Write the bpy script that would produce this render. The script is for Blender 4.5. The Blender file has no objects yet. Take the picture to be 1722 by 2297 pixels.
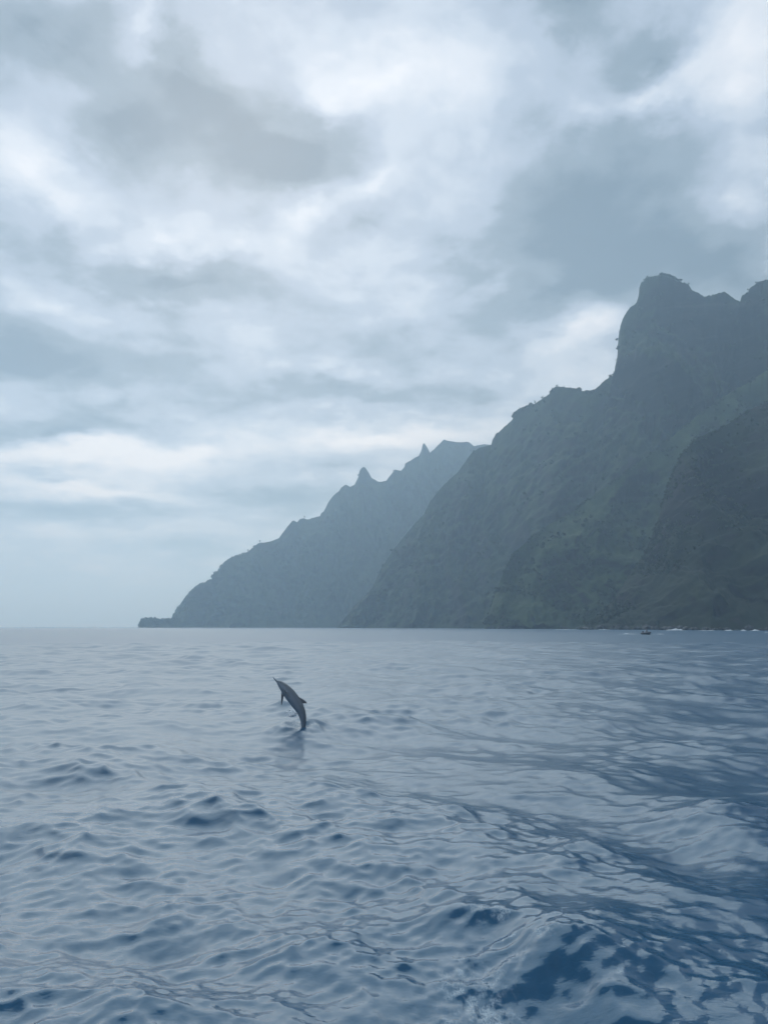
import bpy, bmesh, math, random
import numpy as np
from mathutils import Vector, Matrix

# ------------------------------------------------------------------ camera
H = 3.0                      # eye height above the mean sea level (standing in a boat)
F = 1659.0                   # focal length in pixels of the 1722 x 2297 photograph
CX, CY = 861.0, 1148.5
HORIZON = 1406.0
PITCH = math.atan((HORIZON - CY) / F)
scene = bpy.context.scene
col = scene.collection
cam_data = bpy.data.cameras.new('camera')
cam = bpy.data.objects.new('camera', cam_data)
col.objects.link(cam)
cam.location = (0, 0, H)
cam.rotation_euler = (math.pi / 2 + PITCH, 0, 0)
cam_data.sensor_fit = 'VERTICAL'
cam_data.sensor_height = 24.0
cam_data.lens = 24.0 * F / 2297.0
cam_data.clip_start = 0.1
cam_data.clip_end = 120000
scene.camera = cam

CP, SP = math.cos(PITCH), math.sin(PITCH)
def ray(px, py):
    xc = (np.asarray(px, float) - CX) / F
    yc = (CY - np.asarray(py, float)) / F
    return xc, CP - yc * SP, SP + yc * CP
def at(px, py, Y):
    """world point seen at a pixel of the photograph, Y metres out to sea"""
    x, y, z = ray(px, py)
    k = np.asarray(Y, float) / y
    return x * k, y * k, H + z * k
def ground(px, py):
    """point of the mean sea surface"""
    x, y, z = ray(px, py)
    k = -H / z
    return float(x * k), float(y * k)
def azel(px, py):
    x, y, z = ray(px, py)
    return float(math.atan2(x, y)), float(math.atan2(z, math.hypot(x, y)))

# ------------------------------------------------------------------ light
SUN_EL, SUN_AZ = math.radians(36), math.radians(-12)     # ahead, behind thick cloud: very soft
sun_data = bpy.data.lights.new('sun', 'SUN')
sun_data.energy = 1.05
sun_data.angle = math.radians(66)
sun_data.color = (0.80, 0.935, 1.0)
sun = bpy.data.objects.new('sun', sun_data)
col.objects.link(sun)
sun.rotation_euler = (math.pi / 2 - SUN_EL, 0, math.pi - SUN_AZ)

world = bpy.data.worlds.new('World')
scene.world = world
world.use_nodes = True
WN, WL = world.node_tree.nodes, world.node_tree.links
WN.clear()
def wn(t, **kw):
    n = WN.new(t)
    for k, v in kw.items():
        setattr(n, k, v)
    return n
def wmath(op, a, b=None, c=None, clamp=False):
    n = wn('ShaderNodeMath', operation=op)
    n.use_clamp = clamp
    for i, v in enumerate((a, b, c)):
        if v is None: continue
        if hasattr(v, 'is_linked'): WL.new(v, n.inputs[i])
        else: n.inputs[i].default_value = v
    return n.outputs[0]
tc = wn('ShaderNodeTexCoord')
sep = wn('ShaderNodeSeparateXYZ')
WL.new(tc.outputs['Generated'], sep.inputs[0])
dx, dy, dz = sep.outputs
dzc = wmath('MAXIMUM', dz, 0.0)
az = wmath('ARCTAN2', dx, dy)
el = wmath('ARCSINE', wmath('MINIMUM', dzc, 1.0))
den = wmath('ADD', dzc, 0.20)
comb = wn('ShaderNodeCombineXYZ')                     # the cloud deck: a flat layer seen in perspective
WL.new(wmath('DIVIDE', dx, den), comb.inputs[0])
WL.new(wmath('DIVIDE', dy, den), comb.inputs[1])
def wnoise(vec, scale, detail, rough, dist=0.0, loc=(0, 0, 0)):
    mp = wn('ShaderNodeMapping')
    mp.inputs['Location'].default_value = loc
    WL.new(vec, mp.inputs[0])
    n = wn('ShaderNodeTexNoise')
    n.inputs['Scale'].default_value = scale
    n.inputs['Detail'].default_value = detail
    n.inputs['Roughness'].default_value = rough
    n.inputs['Distortion'].default_value = dist
    WL.new(mp.outputs[0], n.inputs['Vector'])
    return n
n_warp = wnoise(comb.outputs[0], 3.0, 6.0, 0.6, 0.0, (3.1, 1.7, 0))
n_big = wnoise(comb.outputs[0], 2.4, 9.0, 0.56, 0.15, (7.3, 2.2, 0))
n_fine = wnoise(comb.outputs[0], 15.0, 5.0, 0.55, 0.2, (4.3, 0.2, 1))
n_mid = wnoise(comb.outputs[0], 5.2, 8.0, 0.62, 0.25, (1.3, 5.2, 2))
# direction as azimuth / elevation, made ragged by the warp noise
base = wn('ShaderNodeCombineXYZ')
WL.new(az, base.inputs[0]); WL.new(el, base.inputs[1])
wv = wn('ShaderNodeVectorMath', operation='SUBTRACT')
WL.new(n_warp.outputs['Color'], wv.inputs[0]); wv.inputs[1].default_value = (0.5, 0.5, 0.5)
ws = wn('ShaderNodeVectorMath', operation='MULTIPLY')
WL.new(wv.outputs[0], ws.inputs[0])
amp_v = wn('ShaderNodeCombineXYZ')                    # less vertical warp near the horizon
WL.new(wmath('MULTIPLY_ADD', dzc, 0.22, 0.10), amp_v.inputs[0])
WL.new(wmath('MULTIPLY_ADD', dzc, 0.34, 0.012), amp_v.inputs[1])
WL.new(amp_v.outputs[0], ws.inputs[1])
wa = wn('ShaderNodeVectorMath', operation='ADD')
WL.new(base.outputs[0], wa.inputs[0]); WL.new(ws.outputs[0], wa.inputs[1])
BLOBS = [  # cloud masses: px, py, rx, ry, tilt, amount (dark < 0 < bright)
    (80, 45, 250, 100, 0, -.42), (415, 135, 130, 62, 0, -.40), (640, 300, 220, 110, -8, -.85), (290, 285, 170, 80, 12, -.45),
    (1290, 430, 360, 180, 6, -.42), (1310, 590, 320, 130, 0, -.34), (1600, 560, 180, 120, 0, -.30), (860, 520, 160, 60, 0, -.2),
    (1240, 25, 200, 60, 0, -.35), (1470, 95, 110, 45, 0, -.28), (415, 620, 280, 60, 0, -.40), (110, 490, 170, 60, 0, -.28),
    (90, 820, 280, 80, 0, -.48), (620, 770, 250, 55, 0, -.22), (850, 880, 300, 45, 0, -.42), (150, 960, 240, 32, 4, -.60),
    (640, 1120, 320, 28, 2, -.42), (150, 1150, 240, 24, 0, -.40), (560, 1235, 420, 26, 0, -.22), (120, 1062, 110, 16, 2, -.35),
    (860, 110, 440, 105, 4, .36), (310, 50, 70, 55, 0, .34), (720, 205, 100, 60, 20, .35), (700, 440, 95, 95, 25, .40),
    (860, 385, 80, 40, 25, .30), (1430, 185, 190, 50, 0, .42), (1650, 90, 130, 90, 0, .35), (1640, 420, 90, 60, 30, .32),
    (60, 390, 130, 75, 0, .36), (380, 535, 240, 42, 6, .28), (1270, 725, 130, 55, 10, .50), (230, 1015, 380, 45, 3, .95),
    (880, 975, 280, 34, 0, .75), (220, 1100, 250, 22, -3, .8), (720, 815, 80, 32, 10, .26), (150, 700, 150, 40, 5, .18),
    (150, 220, 110, 70, 0, .15), (330, 1195, 320, 16, 0, .22),
]
acc = None
for (px, py, rx, ry, tilt, a) in BLOBS:
    a0, e0 = azel(px, py)
    mp = wn('ShaderNodeMapping', vector_type='TEXTURE')
    mp.inputs['Location'].default_value = (a0, e0, 0)
    mp.inputs['Rotation'].default_value = (0, 0, math.radians(tilt))
    mp.inputs['Scale'].default_value = (rx * 1.75 / F, ry * 1.75 / F, 1)
    WL.new(wa.outputs[0], mp.inputs[0])
    g = wn('ShaderNodeTexGradient', gradient_type='QUADRATIC_SPHERE')
    WL.new(mp.outputs[0], g.inputs[0])
    acc = wmath('MULTIPLY_ADD', g.outputs['Fac'], a * 1.5, acc if acc is not None else 0.44)
edge = wn('ShaderNodeMapRange', interpolation_type='SMOOTHSTEP')      # ragged edges of the separate masses
WL.new(n_big.outputs['Fac'], edge.inputs[0]); edge.inputs[1].default_value = 0.40; edge.inputs[2].default_value = 0.62
v = wmath('MULTIPLY_ADD', wmath('SUBTRACT', edge.outputs[0], 0.5), 0.34, acc)
v = wmath('MULTIPLY_ADD', wmath('SUBTRACT', n_mid.outputs['Fac'], 0.5), 0.88, v)
v = wmath('MULTIPLY_ADD', wmath('SUBTRACT', n_fine.outputs['Fac'], 0.5), 0.38, v)
v = wmath('MULTIPLY_ADD', v, 1 / 1.5, 0.25 / 1.5)
ramp = wn('ShaderNodeValToRGB')
ramp.color_ramp.interpolation = 'EASE'
def lin(r, g, b):
    f = lambda c: ((c / 255 + 0.055) / 1.055) ** 2.4 if c > 10 else c / 255 / 12.92
    return (f(r), f(g) * 0.975, f(b) * 0.955, 1)
els = ramp.color_ramp.elements
stops = [(0.0, lin(104, 124, 140)), (0.20, lin(130, 149, 165)), (0.42, lin(166, 183, 203)), (0.55, lin(188, 203, 220)), (0.70, lin(209, 220, 233)), (0.85, lin(224, 232, 242)), (1.0, lin(236, 242, 249))]
els[0].position, els[0].color = stops[0]
els[1].position, els[1].color = stops[-1]
for p, c in stops[1:-1]:
    e = els.new(p); e.color = c
WL.new(v, ramp.inputs[0])
sky = wn('ShaderNodeTexSky', sky_type='NISHITA')
sky.sun_disc = False
sky.sun_elevation = SUN_EL
sky.sun_rotation = SUN_AZ
sky.dust_density = 2.0
bright = wn('ShaderNodeVectorMath', operation='SCALE')
WL.new(ramp.outputs[0], bright.inputs[0]); bright.inputs['Scale'].default_value = 6.4
mixc = wn('ShaderNodeMix', data_type='RGBA')
mixc.inputs[0].default_value = 0.965                    # nearly closed cloud cover
WL.new(sky.outputs[0], mixc.inputs[6]); WL.new(bright.outputs[0], mixc.inputs[7])
bg = wn('ShaderNodeBackground')
bg.inputs['Strength'].default_value = 0.1
WL.new(mixc.outputs[2], bg.inputs['Color'])
wo = wn('ShaderNodeOutputWorld')
world.cycles.sampling_method = 'MANUAL'
world.cycles.sample_map_resolution = 512
WL.new(bg.outputs[0], wo.inputs['Surface'])

scene.view_settings.view_transform = 'Standard'
scene.view_settings.look = 'None'
scene.view_settings.exposure = 0.87
scene.view_settings.gamma = 1.0
scene.view_settings.use_curve_mapping = False
scene.render.engine = 'CYCLES'
cy = scene.cycles
cy.use_denoising = True
cy.max_bounces = 6
cy.diffuse_bounces = 2
cy.glossy_bounces = 2
cy.volume_bounces = 3
cy.adaptive_threshold = 0.02
cy.caustics_reflective = False
cy.caustics_refractive = False
cy.sample_clamp_indirect = 6.0

# ------------------------------------------------------------------ helpers
rng = np.random.default_rng(11)
random.seed(4)
PERM = rng.permutation(512).astype(np.int64)
PERM = np.concatenate([PERM, PERM])
GA = rng.random(512) * 2 * np.pi
GX, GY = np.cos(GA), np.sin(GA)
def perlin(x, y, seed=0):
    x = np.asarray(x, float) + seed * 17.37; y = np.asarray(y, float) + seed * 9.71
    xi = np.floor(x).astype(np.int64); yi = np.floor(y).astype(np.int64)
    xf, yf = x - xi, y - yi
    u = xf * xf * xf * (xf * (xf * 6 - 15) + 10); w = yf * yf * yf * (yf * (yf * 6 - 15) + 10)
    def g(ix, iy, fx, fy):
        h = PERM[(PERM[ix & 511] + iy) & 511]
        return GX[h] * fx + GY[h] * fy
    a = g(xi, yi, xf, yf); b = g(xi + 1, yi, xf - 1, yf)
    c = g(xi, yi + 1, xf, yf - 1); d = g(xi + 1, yi + 1, xf - 1, yf - 1)
    return ((a + u * (b - a)) * (1 - w) + (c + u * (d - c)) * w) * 1.5
def fbm(x, y, octaves, seed=0, gain=0.5):
    s = 0; a = 1.0; f = 1.0
    for i in range(octaves):
        s = s + a * perlin(x * f, y * f, seed + i * 3.3); a *= gain; f *= 2.03
    return s
def ridged(x, y, octaves, seed=0, gain=0.5):
    s = 0; a = 1.0; f = 1.0; t = 0
    for i in range(octaves):
        s = s + a * (1 - np.abs(perlin(x * f, y * f, seed + i * 3.3)) * 1.7); t += a; a *= gain; f *= 2.03
    return s / t
def smooth(x, a, b):
    t = np.clip((np.asarray(x, float) - a) / (b - a), 0, 1)
    return t * t * (3 - 2 * t)

def grid_mesh(name, P):
    """P: rows x cols x 3"""
    R, C = P.shape[:2]
    me = bpy.data.meshes.new(name)
    nv, nf = R * C, (R - 1) * (C - 1)
    me.vertices.add(nv)
    me.vertices.foreach_set('co', P.reshape(-1).astype(np.float32))
    i = np.arange(R - 1)[:, None] * C + np.arange(C - 1)[None, :]
    q = np.stack([i, i + 1, i + C + 1, i + C], -1).reshape(-1).astype(np.int32)
    me.loops.add(nf * 4)
    me.loops.foreach_set('vertex_index', q)
    me.polygons.add(nf)
    me.polygons.foreach_set('loop_start', np.arange(0, nf * 4, 4, dtype=np.int32))
    me.polygons.foreach_set('use_smooth', np.ones(nf, dtype=bool))
    me.update(calc_edges=True)
    return me
def tri_mesh(name, V, T, smooth_faces=False):
    me = bpy.data.meshes.new(name)
    V = np.asarray(V, np.float32); T = np.asarray(T, np.int32)
    me.vertices.add(len(V)); me.vertices.foreach_set('co', V.reshape(-1))
    me.loops.add(T.size); me.loops.foreach_set('vertex_index', T.reshape(-1))
    me.polygons.add(len(T)); me.polygons.foreach_set('loop_start', np.arange(0, T.size, T.shape[1], dtype=np.int32))
    me.polygons.foreach_set('use_smooth', np.full(len(T), smooth_faces))
    me.update(calc_edges=True)
    return me
def set_attr(me, name, values):
    a = me.attributes.new(name, 'FLOAT', 'POINT')
    a.data.foreach_set('value', np.asarray(values, np.float32).reshape(-1))
def add(name, me, mat=None, parent=None, label=None, category=None, kind=None, group=None):
    o = bpy.data.objects.new(name, me)
    col.objects.link(o)
    if mat is not None and me is not None and not me.materials:
        me.materials.append(mat)
    if parent is not None: o.parent = parent
    tag(o, label, category, kind, group)
    return o
def tag(o, label=None, category=None, kind=None, group=None):
    for k, v_ in (('label', label), ('category', category), ('kind', kind), ('group', group)):
        if v_: o[k] = v_
    return o
class NT:
    def __init__(self, name):
        self.m = bpy.data.materials.new(name); self.m.use_nodes = True
        self.n, self.l = self.m.node_tree.nodes, self.m.node_tree.links
        self.n.clear()
        self.out = self.n.new('ShaderNodeOutputMaterial')
        self.b = self.n.new('ShaderNodeBsdfPrincipled')
        self.l.new(self.b.outputs[0], self.out.inputs['Surface'])
    def new(self, t, **kw):
        n = self.n.new(t)
        for k, v_ in kw.items(): setattr(n, k, v_)
        return n
    def link(self, a, b): self.l.new(a, b)
    def math(self, op, a, b=None, c=None, clamp=False):
        n = self.new('ShaderNodeMath', operation=op); n.use_clamp = clamp
        for i, v_ in enumerate((a, b, c)):
            if v_ is None: continue
            if hasattr(v_, 'is_linked'): self.link(v_, n.inputs[i])
            else: n.inputs[i].default_value = v_
        return n.outputs[0]
    def noise(self, scale, detail=4, rough=0.5, vec=None, dist=0.0):
        n = self.new('ShaderNodeTexNoise')
        n.inputs['Scale'].default_value = scale; n.inputs['Detail'].default_value = detail
        n.inputs['Roughness'].default_value = rough; n.inputs['Distortion'].default_value = dist
        if vec is None: vec = self.geo().outputs['Position']
        self.link(vec, n.inputs['Vector'])
        return n.outputs['Fac']
    def geo(self):
        if not hasattr(self, '_g'): self._g = self.new('ShaderNodeNewGeometry')
        return self._g
    def ramp(self, fac, stops):
        r = self.new('ShaderNodeValToRGB'); e = r.color_ramp.elements
        e[0].position, e[0].color = stops[0][0], (*stops[0][1], 1)
        e[1].position, e[1].color = stops[-1][0], (*stops[-1][1], 1)
        for p, c in stops[1:-1]:
            x = e.new(p); x.color = (*c, 1)
        self.link(fac, r.inputs[0])
        return r.outputs[0]
    def mix(self, fac, a, b):
        n = self.new('ShaderNodeMix', data_type='RGBA')
        for s, v_ in ((n.inputs[0], fac), (n.inputs[6], a), (n.inputs[7], b)):
            if hasattr(v_, 'is_linked'): self.link(v_, s)
            elif isinstance(v_, tuple): s.default_value = (*v_, 1)
            else: s.default_value = v_
        return n.outputs[2]
    def attr(self, name):
        n = self.new('ShaderNodeAttribute'); n.attribute_name = name
        return n
    def set(self, name, v_):
        s = self.b.inputs[name]
        if hasattr(v_, 'is_linked'): self.link(v_, s)
        elif isinstance(v_, tuple): s.default_value = (*v_, 1)
        else: s.default_value = v_
def plain(name, c, rough=0.6, var=0.15, scale=4.0, **kw):
    m = NT(name)
    d = tuple(x * (1 - var) for x in c); l = tuple(min(1, x * (1 + var)) for x in c)
    tcn = m.new('ShaderNodeTexCoord')
    m.set('Base Color', m.ramp(m.noise(scale, 4, 0.6, tcn.outputs['Object']), [(0.3, d), (0.7, l)]))
    m.set('Roughness', rough)
    for k, v_ in kw.items(): m.set(k.replace('_', ' '), v_)
    return m.m

# ------------------------------------------------------------------ the sea
def gaussian_poly(x, y, pts):
    """signed distance to a polyline and position along it; positive on its far side"""
    best = np.full(x.shape, 1e9); sgn = np.zeros(x.shape); tt = np.zeros(x.shape)
    pts = np.array(pts); L = np.r_[0, np.cumsum(np.hypot(*np.diff(pts, axis=0).T))]
    for i in range(len(pts) - 1):
        a, b = pts[i], pts[i + 1]; d = b - a; l2 = d @ d
        t = np.clip(((x - a[0]) * d[0] + (y - a[1]) * d[1]) / l2, 0, 1)
        qx, qy = x - (a[0] + t * d[0]), y - (a[1] + t * d[1])
        r = np.hypot(qx, qy); s = np.sign(d[0] * qy - d[1] * qx)
        m = r < best
        best[m] = r[m]; sgn[m] = s[m]; tt[m] = (L[i] + t * math.sqrt(l2))[m]
    D = pts[-1] - pts[0]
    return best * sgn, np.clip(((x - pts[0][0]) * D[0] + (y - pts[0][1]) * D[1]) / (D @ D), 0, 1)

r_near = np.exp(np.linspace(math.log(3.2), math.log(150), 900))
r_far = np.exp(np.linspace(math.log(150), math.log(42000), 200))[1:]
radii = np.r_[r_near, r_far]
fine = np.radians(np.linspace(-46, 46, 590))
rest = np.radians(np.linspace(46, 314, 66))[1:]
ang = np.r_[fine, rest]
RR, AA = np.meshgrid(radii, ang, indexing='ij')
SX, SY = RR * np.sin(AA), RR * np.cos(AA)
cell = np.maximum(np.gradient(radii), 0)[:, None] * np.ones_like(SX)
cell = np.maximum(cell, radii[:, None] * np.gradient(ang)[None, :])
x0, y0 = SX.ravel(), SY.ravel(); cl = cell.ravel()
near_idx = np.where(RR.ravel() < 3000)[0]
dxs = np.zeros(x0.size); dys = np.zeros(x0.size); dzs = np.zeros(x0.size); sub = np.zeros(x0.size)
# patches of livelier and calmer water
patch = 1.0 + (0.70 * fbm(x0 / 9.0, y0 / 9.0, 3, 5) + 0.50 * fbm(x0 / 2.6, y0 / 1.7, 3, 88)) * smooth(RR.ravel(), 4000, 200)
patch = np.clip(patch, 0.45, 1.6)
slx, sly = ground(1430, 2080)
slick = 1 - 0.5 * np.exp(-(((x0 - slx) / 1.5) ** 2 + ((y0 - sly) / 1.1) ** 2))
slx2, sly2 = ground(640, 1625)
slick *= 1 - 0.35 * np.exp(-(((x0 - slx2 + 2) / 3.5) ** 2 + ((y0 - sly2 + 1.2) / 2.0) ** 2))
wr = np.random.default_rng(23)
NW = 200
lam = np.exp(wr.uniform(math.log(0.12), math.log(24), NW))
lam.sort()
MAIN = math.radians(-112)          # the waves run towards the camera and slightly to the left
for i, L in enumerate(lam):
    spread = 0.45 if L > 5 else (0.55 if L > 1 else 0.7)
    th = MAIN + (0.75 if i % 3 == 0 else -0.15) + wr.normal(0, spread)      # wind waves crossing the swell
    k = 2 * math.pi / L
    ka = 0.0125 * (2.2 if L < 0.30 else 2.25 if L < 1.1 else 1.5 if L < 5 else 1.6 * (5 / L) ** 0.7)
    ka *= wr.uniform(0.6, 1.4)
    ph = wr.uniform(0, 6.283)
    idx = near_idx[cl[near_idx] < L / 2.2]
    fade = smooth(L / cl[idx], 2.2, 4.5)
    amp = ka / k * fade
    if L < 3: amp = amp * patch[idx] * slick[idx]
    elif L < 8: amp = amp * (0.5 + 0.5 * slick[idx])
    arg = k * (x0[idx] * math.cos(th) + y0[idx] * math.sin(th)) + ph
    s, c = np.sin(arg), np.cos(arg)
    dzs[idx] += amp * c
    ch = 0.7
    dxs[idx] -= ch * amp * s * math.cos(th); dys[idx] -= ch * amp * s * math.sin(th)
    full = np.full(x0.size, ka * ka / 2); full[idx] *= (1 - fade ** 2)
    sub += full
foam = np.zeros(x0.size)
nz = np.where(RR.ravel() < 40)[0]
xn, yn = x0[nz], y0[nz]
def bank(pts_px, height, w_near, w_far, trough, t0, t1):
    pts = [ground(*p) for p in pts_px]
    d, t = gaussian_poly(xn, yn, pts)
    d = d + 0.10 * fbm(xn * 1.7, yn * 1.7, 3, 9)
    env = smooth(t, 0, t0) * (1 - smooth(t, t1, 1.0) * 0.999)
    w = w_near + (w_far - w_near) * smooth(d, -0.5 * w_near, 0.5 * w_near)
    dzs[nz] += env * (height * np.exp(-(d / w) ** 2) - trough * np.exp(-((d + 2.2 * w_near) / (1.2 * w_near)) ** 2))
# the boat's own wake, lower right
bank([(985, 2172), (1080, 2165), (1190, 2190), (1300, 2245), (1420, 2312), (1600, 2400), (1900, 2500)], 0.19, 0.32, 0.95, 0.04, 0.30, 0.97)
bank([(760, 2040), (900, 2056), (1040, 2085), (1180, 2130), (1300, 2165)], 0.10, 0.34, 0.55, 0.02, 0.45, 0.6)
bank([(1180, 1958), (1320, 1935), (1440, 1945), (1560, 1990)], 0.12, 0.5, 0.5, 0.02, 0.3, 0.6)
bank([(0, 1925), (90, 1905), (200, 1925), (320, 1960)], 0.11, 0.55, 0.6, 0.02, 0.3, 0.6)
bank([(1500, 1800), (1600, 1850), (1760, 1960), (1900, 2040)], 0.16, 0.7, 0.8, 0.02, 0.3, 0.9)
bank([(520, 1590), (600, 1583), (690, 1590), (760, 1602), (860, 1612)], 0.36, 1.3, 1.0, 0.05, 0.3, 0.6)
bank([(150, 1535), (240, 1520), (300, 1530), (380, 1545)], 0.34, 1.6, 1.5, 0.05, 0.3, 0.6)
def froth(px, py, rx, ry, amount, tilt=0.0):
    gx, gy = ground(px, py); dist = math.hypot(gx, gy)
    sx = rx / F * dist; sy = ry * dist * dist / (F * H)
    ex, ey = xn - gx, yn - gy
    c, s = math.cos(tilt), math.sin(tilt)
    ex, ey = ex * c + ey * s, -ex * s + ey * c
    foam[nz] = np.maximum(foam[nz], amount * np.exp(-((ex / sx) ** 2 + (ey / sy) ** 2)))
for a in [(1030, 2195, 26, 26, .8), (1015, 2232, 34, 26, .9), (1085, 2285, 70, 28, 1.0), (1075, 2240, 60, 40, .55), (1140, 2210, 40, 14, .5),
          (1065, 2100, 40, 10, .85, -.5), (1100, 2116, 40, 6, .85), (1232, 2141, 45, 6, .95), (1120, 2158, 30, 4, .7), (1205, 2186, 36, 7, .9, -.4),
          (1300, 2198, 22, 4, .9), (1255, 2160, 12, 3, .7), (1330, 2124, 50, 4, .55), (1050, 2330, 90, 40, .9), (1400, 2270, 30, 6, .5),
          (660, 1603, 12, 6, .9), (640, 1612, 20, 4, .45)]:
    froth(*a)
# roiled water where the dolphin breaks the surface
DOLX, DOLY = ground(679, 1636)
dd = np.hypot((xn - DOLX) / 1.0, (yn - DOLY) / 1.0)
dzs[nz] += 0.10 * np.exp(-((dd - 0.55) / 0.28) ** 2) * (0.6 + 0.8 * fbm(xn * 1.3, yn * 1.3, 2, 31)) - 0.06 * np.exp(-(dd / 0.35) ** 2)
dzs[nz] += 0.10 * np.exp(-(dd / 0.9) ** 2)
dzs[nz] += 0.07 * fbm(xn * 2.4, yn * 2.4, 3, 77) * np.exp(-(dd / 1.1) ** 2)
# bubbly roughness under the foam
dzs[nz] += 0.035 * np.clip(foam[nz], 0, 1) * np.abs(fbm(xn * 9, yn * 9, 3, 41))
cl_f = np.clip(foam, 0, 1)
patchy = 0.5 + 0.5 * fbm(x0 * 8.5, y0 * 8.5, 4, 61, 0.65)
foam_v = cl_f * smooth(patchy + 0.40 * cl_f, 0.62, 1.10)
P = np.stack([x0 + dxs, y0 + dys, dzs], -1).reshape(RR.shape + (3,))
P = np.concatenate([P, P[:, :1]], 1)                                   # close the circle
wrapc = lambda a: np.concatenate([a.reshape(RR.shape), a.reshape(RR.shape)[:, :1]], 1)
sea_me = grid_mesh('sea', P[:, ::-1])
rough_v = np.clip(np.sqrt(np.sqrt(2.0 * sub * 0.33)), 0.02, 0.5)
set_attr(sea_me, 'subwave', wrapc(rough_v)[:, ::-1])
set_attr(sea_me, 'foam', wrapc(foam_v)[:, ::-1])
m = NT('sea_water')
f_at = m.attr('foam').outputs['Fac']
fine_f = m.noise(55, 4, 0.7)
f_mask = m.math('MULTIPLY', f_at, m.math('MULTIPLY_ADD', fine_f, 4.0, -1.35, True), None, True)
deep = m.mix(m.noise(0.12, 3, 0.5), (0.011, 0.065, 0.132), (0.019, 0.081, 0.154))
m.set('Base Color', m.mix(f_mask, deep, (0.42, 0.49, 0.54)))
m.set('IOR', 1.44)
m.set('Specular Tint', (0.66, 0.87, 1.0))
m.set('Roughness', m.math('MAXIMUM', m.attr('subwave').outputs['Fac'], m.math('MULTIPLY', f_mask, 0.7)))
bump = m.new('ShaderNodeBump')
bump.inputs['Strength'].default_value = 0.18
bump.inputs['Distance'].default_value = 0.02
mp = m.new('ShaderNodeMapping'); mp.inputs['Scale'].default_value = (1.0, 1.9, 1.0); mp.inputs['Rotation'].default_value = (0, 0, 0.35)
m.link(m.geo().outputs['Position'], mp.inputs[0])
m.link(m.noise(12.0, 3, 0.55, mp.outputs[0], 0.5), bump.inputs['Height'])
m.link(bump.outputs[0], m.b.inputs['Normal'])
add('sea', sea_me, m.m, None, 'choppy blue grey sea reaching to the horizon', 'sea', 'structure')
def sea_z(x, y):
    i = int(np.searchsorted(radii, math.hypot(x, y))); i0, i1 = max(0, i - 30), i + 30
    Q = P[i0:i1, :590].reshape(-1, 3)
    return float(Q[np.argmin((Q[:, 0] - x) ** 2 + (Q[:, 1] - y) ** 2), 2])

# ------------------------------------------------------------------ the coast
def cliff_material(name, greens, rocks, veg, rock_scale):
    m = NT(name)
    g = m.geo()
    sepn = m.new('ShaderNodeSeparateXYZ'); m.link(g.outputs['Normal'], sepn.inputs[0])
    st = m.new('ShaderNodeMapping'); st.inputs['Scale'].default_value = (1, 1, 0.28)
    m.link(g.outputs['Position'], st.inputs[0])
    n1 = m.noise(0.010, 4, 0.5, st.outputs[0], 0.3); n2 = m.noise(0.022, 4, 0.5)
    green = m.ramp(n2, [(0.30, greens[0]), (0.55, greens[1]), (0.75, greens[2])])
    strata = m.new('ShaderNodeMapping'); strata.inputs['Scale'].default_value = (0.25, 0.25, 2.2)
    m.link(g.outputs['Position'], strata.inputs[0])
    rock = m.ramp(m.noise(rock_scale, 4, 0.55, strata.outputs[0], 0.5), [(0.3, rocks[0]), (0.55, rocks[1]), (0.8, rocks[2])])
    fac = m.math('ADD', m.math('MULTIPLY', sepn.outputs[2], 1.3), m.math('MULTIPLY_ADD', n1, 3.4, -1.7))
    fac = m.math('MULTIPLY_ADD', m.math('SUBTRACT', n2, 0.5), 0.8, fac)
    fac = m.math('MULTIPLY_ADD', m.math('SUBTRACT', fac, 0.5 - veg), 2.2, 0.5, True)
    m.set('Base Color', m.mix(fac, rock, green))
    m.set('Roughness', 0.9)
    m.set('Specular IOR Level', 0.15)
    b = m.new('ShaderNodeBump'); b.inputs['Strength'].default_value = 0.25; b.inputs['Distance'].default_value = 2.5
    m.link(m.noise(0.16, 6, 0.7), b.inputs['Height'])
    m.link(b.outputs[0], m.b.inputs['Normal'])
    return m.m
G1 = ((0.010, 0.018, 0.008), (0.024, 0.038, 0.016), (0.048, 0.067, 0.028))
G2 = ((0.013, 0.024, 0.010), (0.034, 0.055, 0.022), (0.064, 0.088, 0.038))
G3 = ((0.006, 0.011, 0.006), (0.014, 0.022, 0.011), (0.030, 0.042, 0.020))
R1 = ((0.010, 0.010, 0.011), (0.021, 0.020, 0.020), (0.056, 0.050, 0.046))
R2 = ((0.006, 0.007, 0.009), (0.014, 0.014, 0.015), (0.055, 0.050, 0.047))
MAT_FAR = cliff_material('far_slopes', G1, R1, 0.25, 0.03)
MAT_MID = cliff_material('middle_slopes', G1, R1, 0.25, 0.03)
MAT_SPUR = cliff_material('green_spur', G2, R1, 0.45, 0.03)
MAT_NEAR = cliff_material('near_cliff', G3, R2, 0.12, 0.03)

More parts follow.
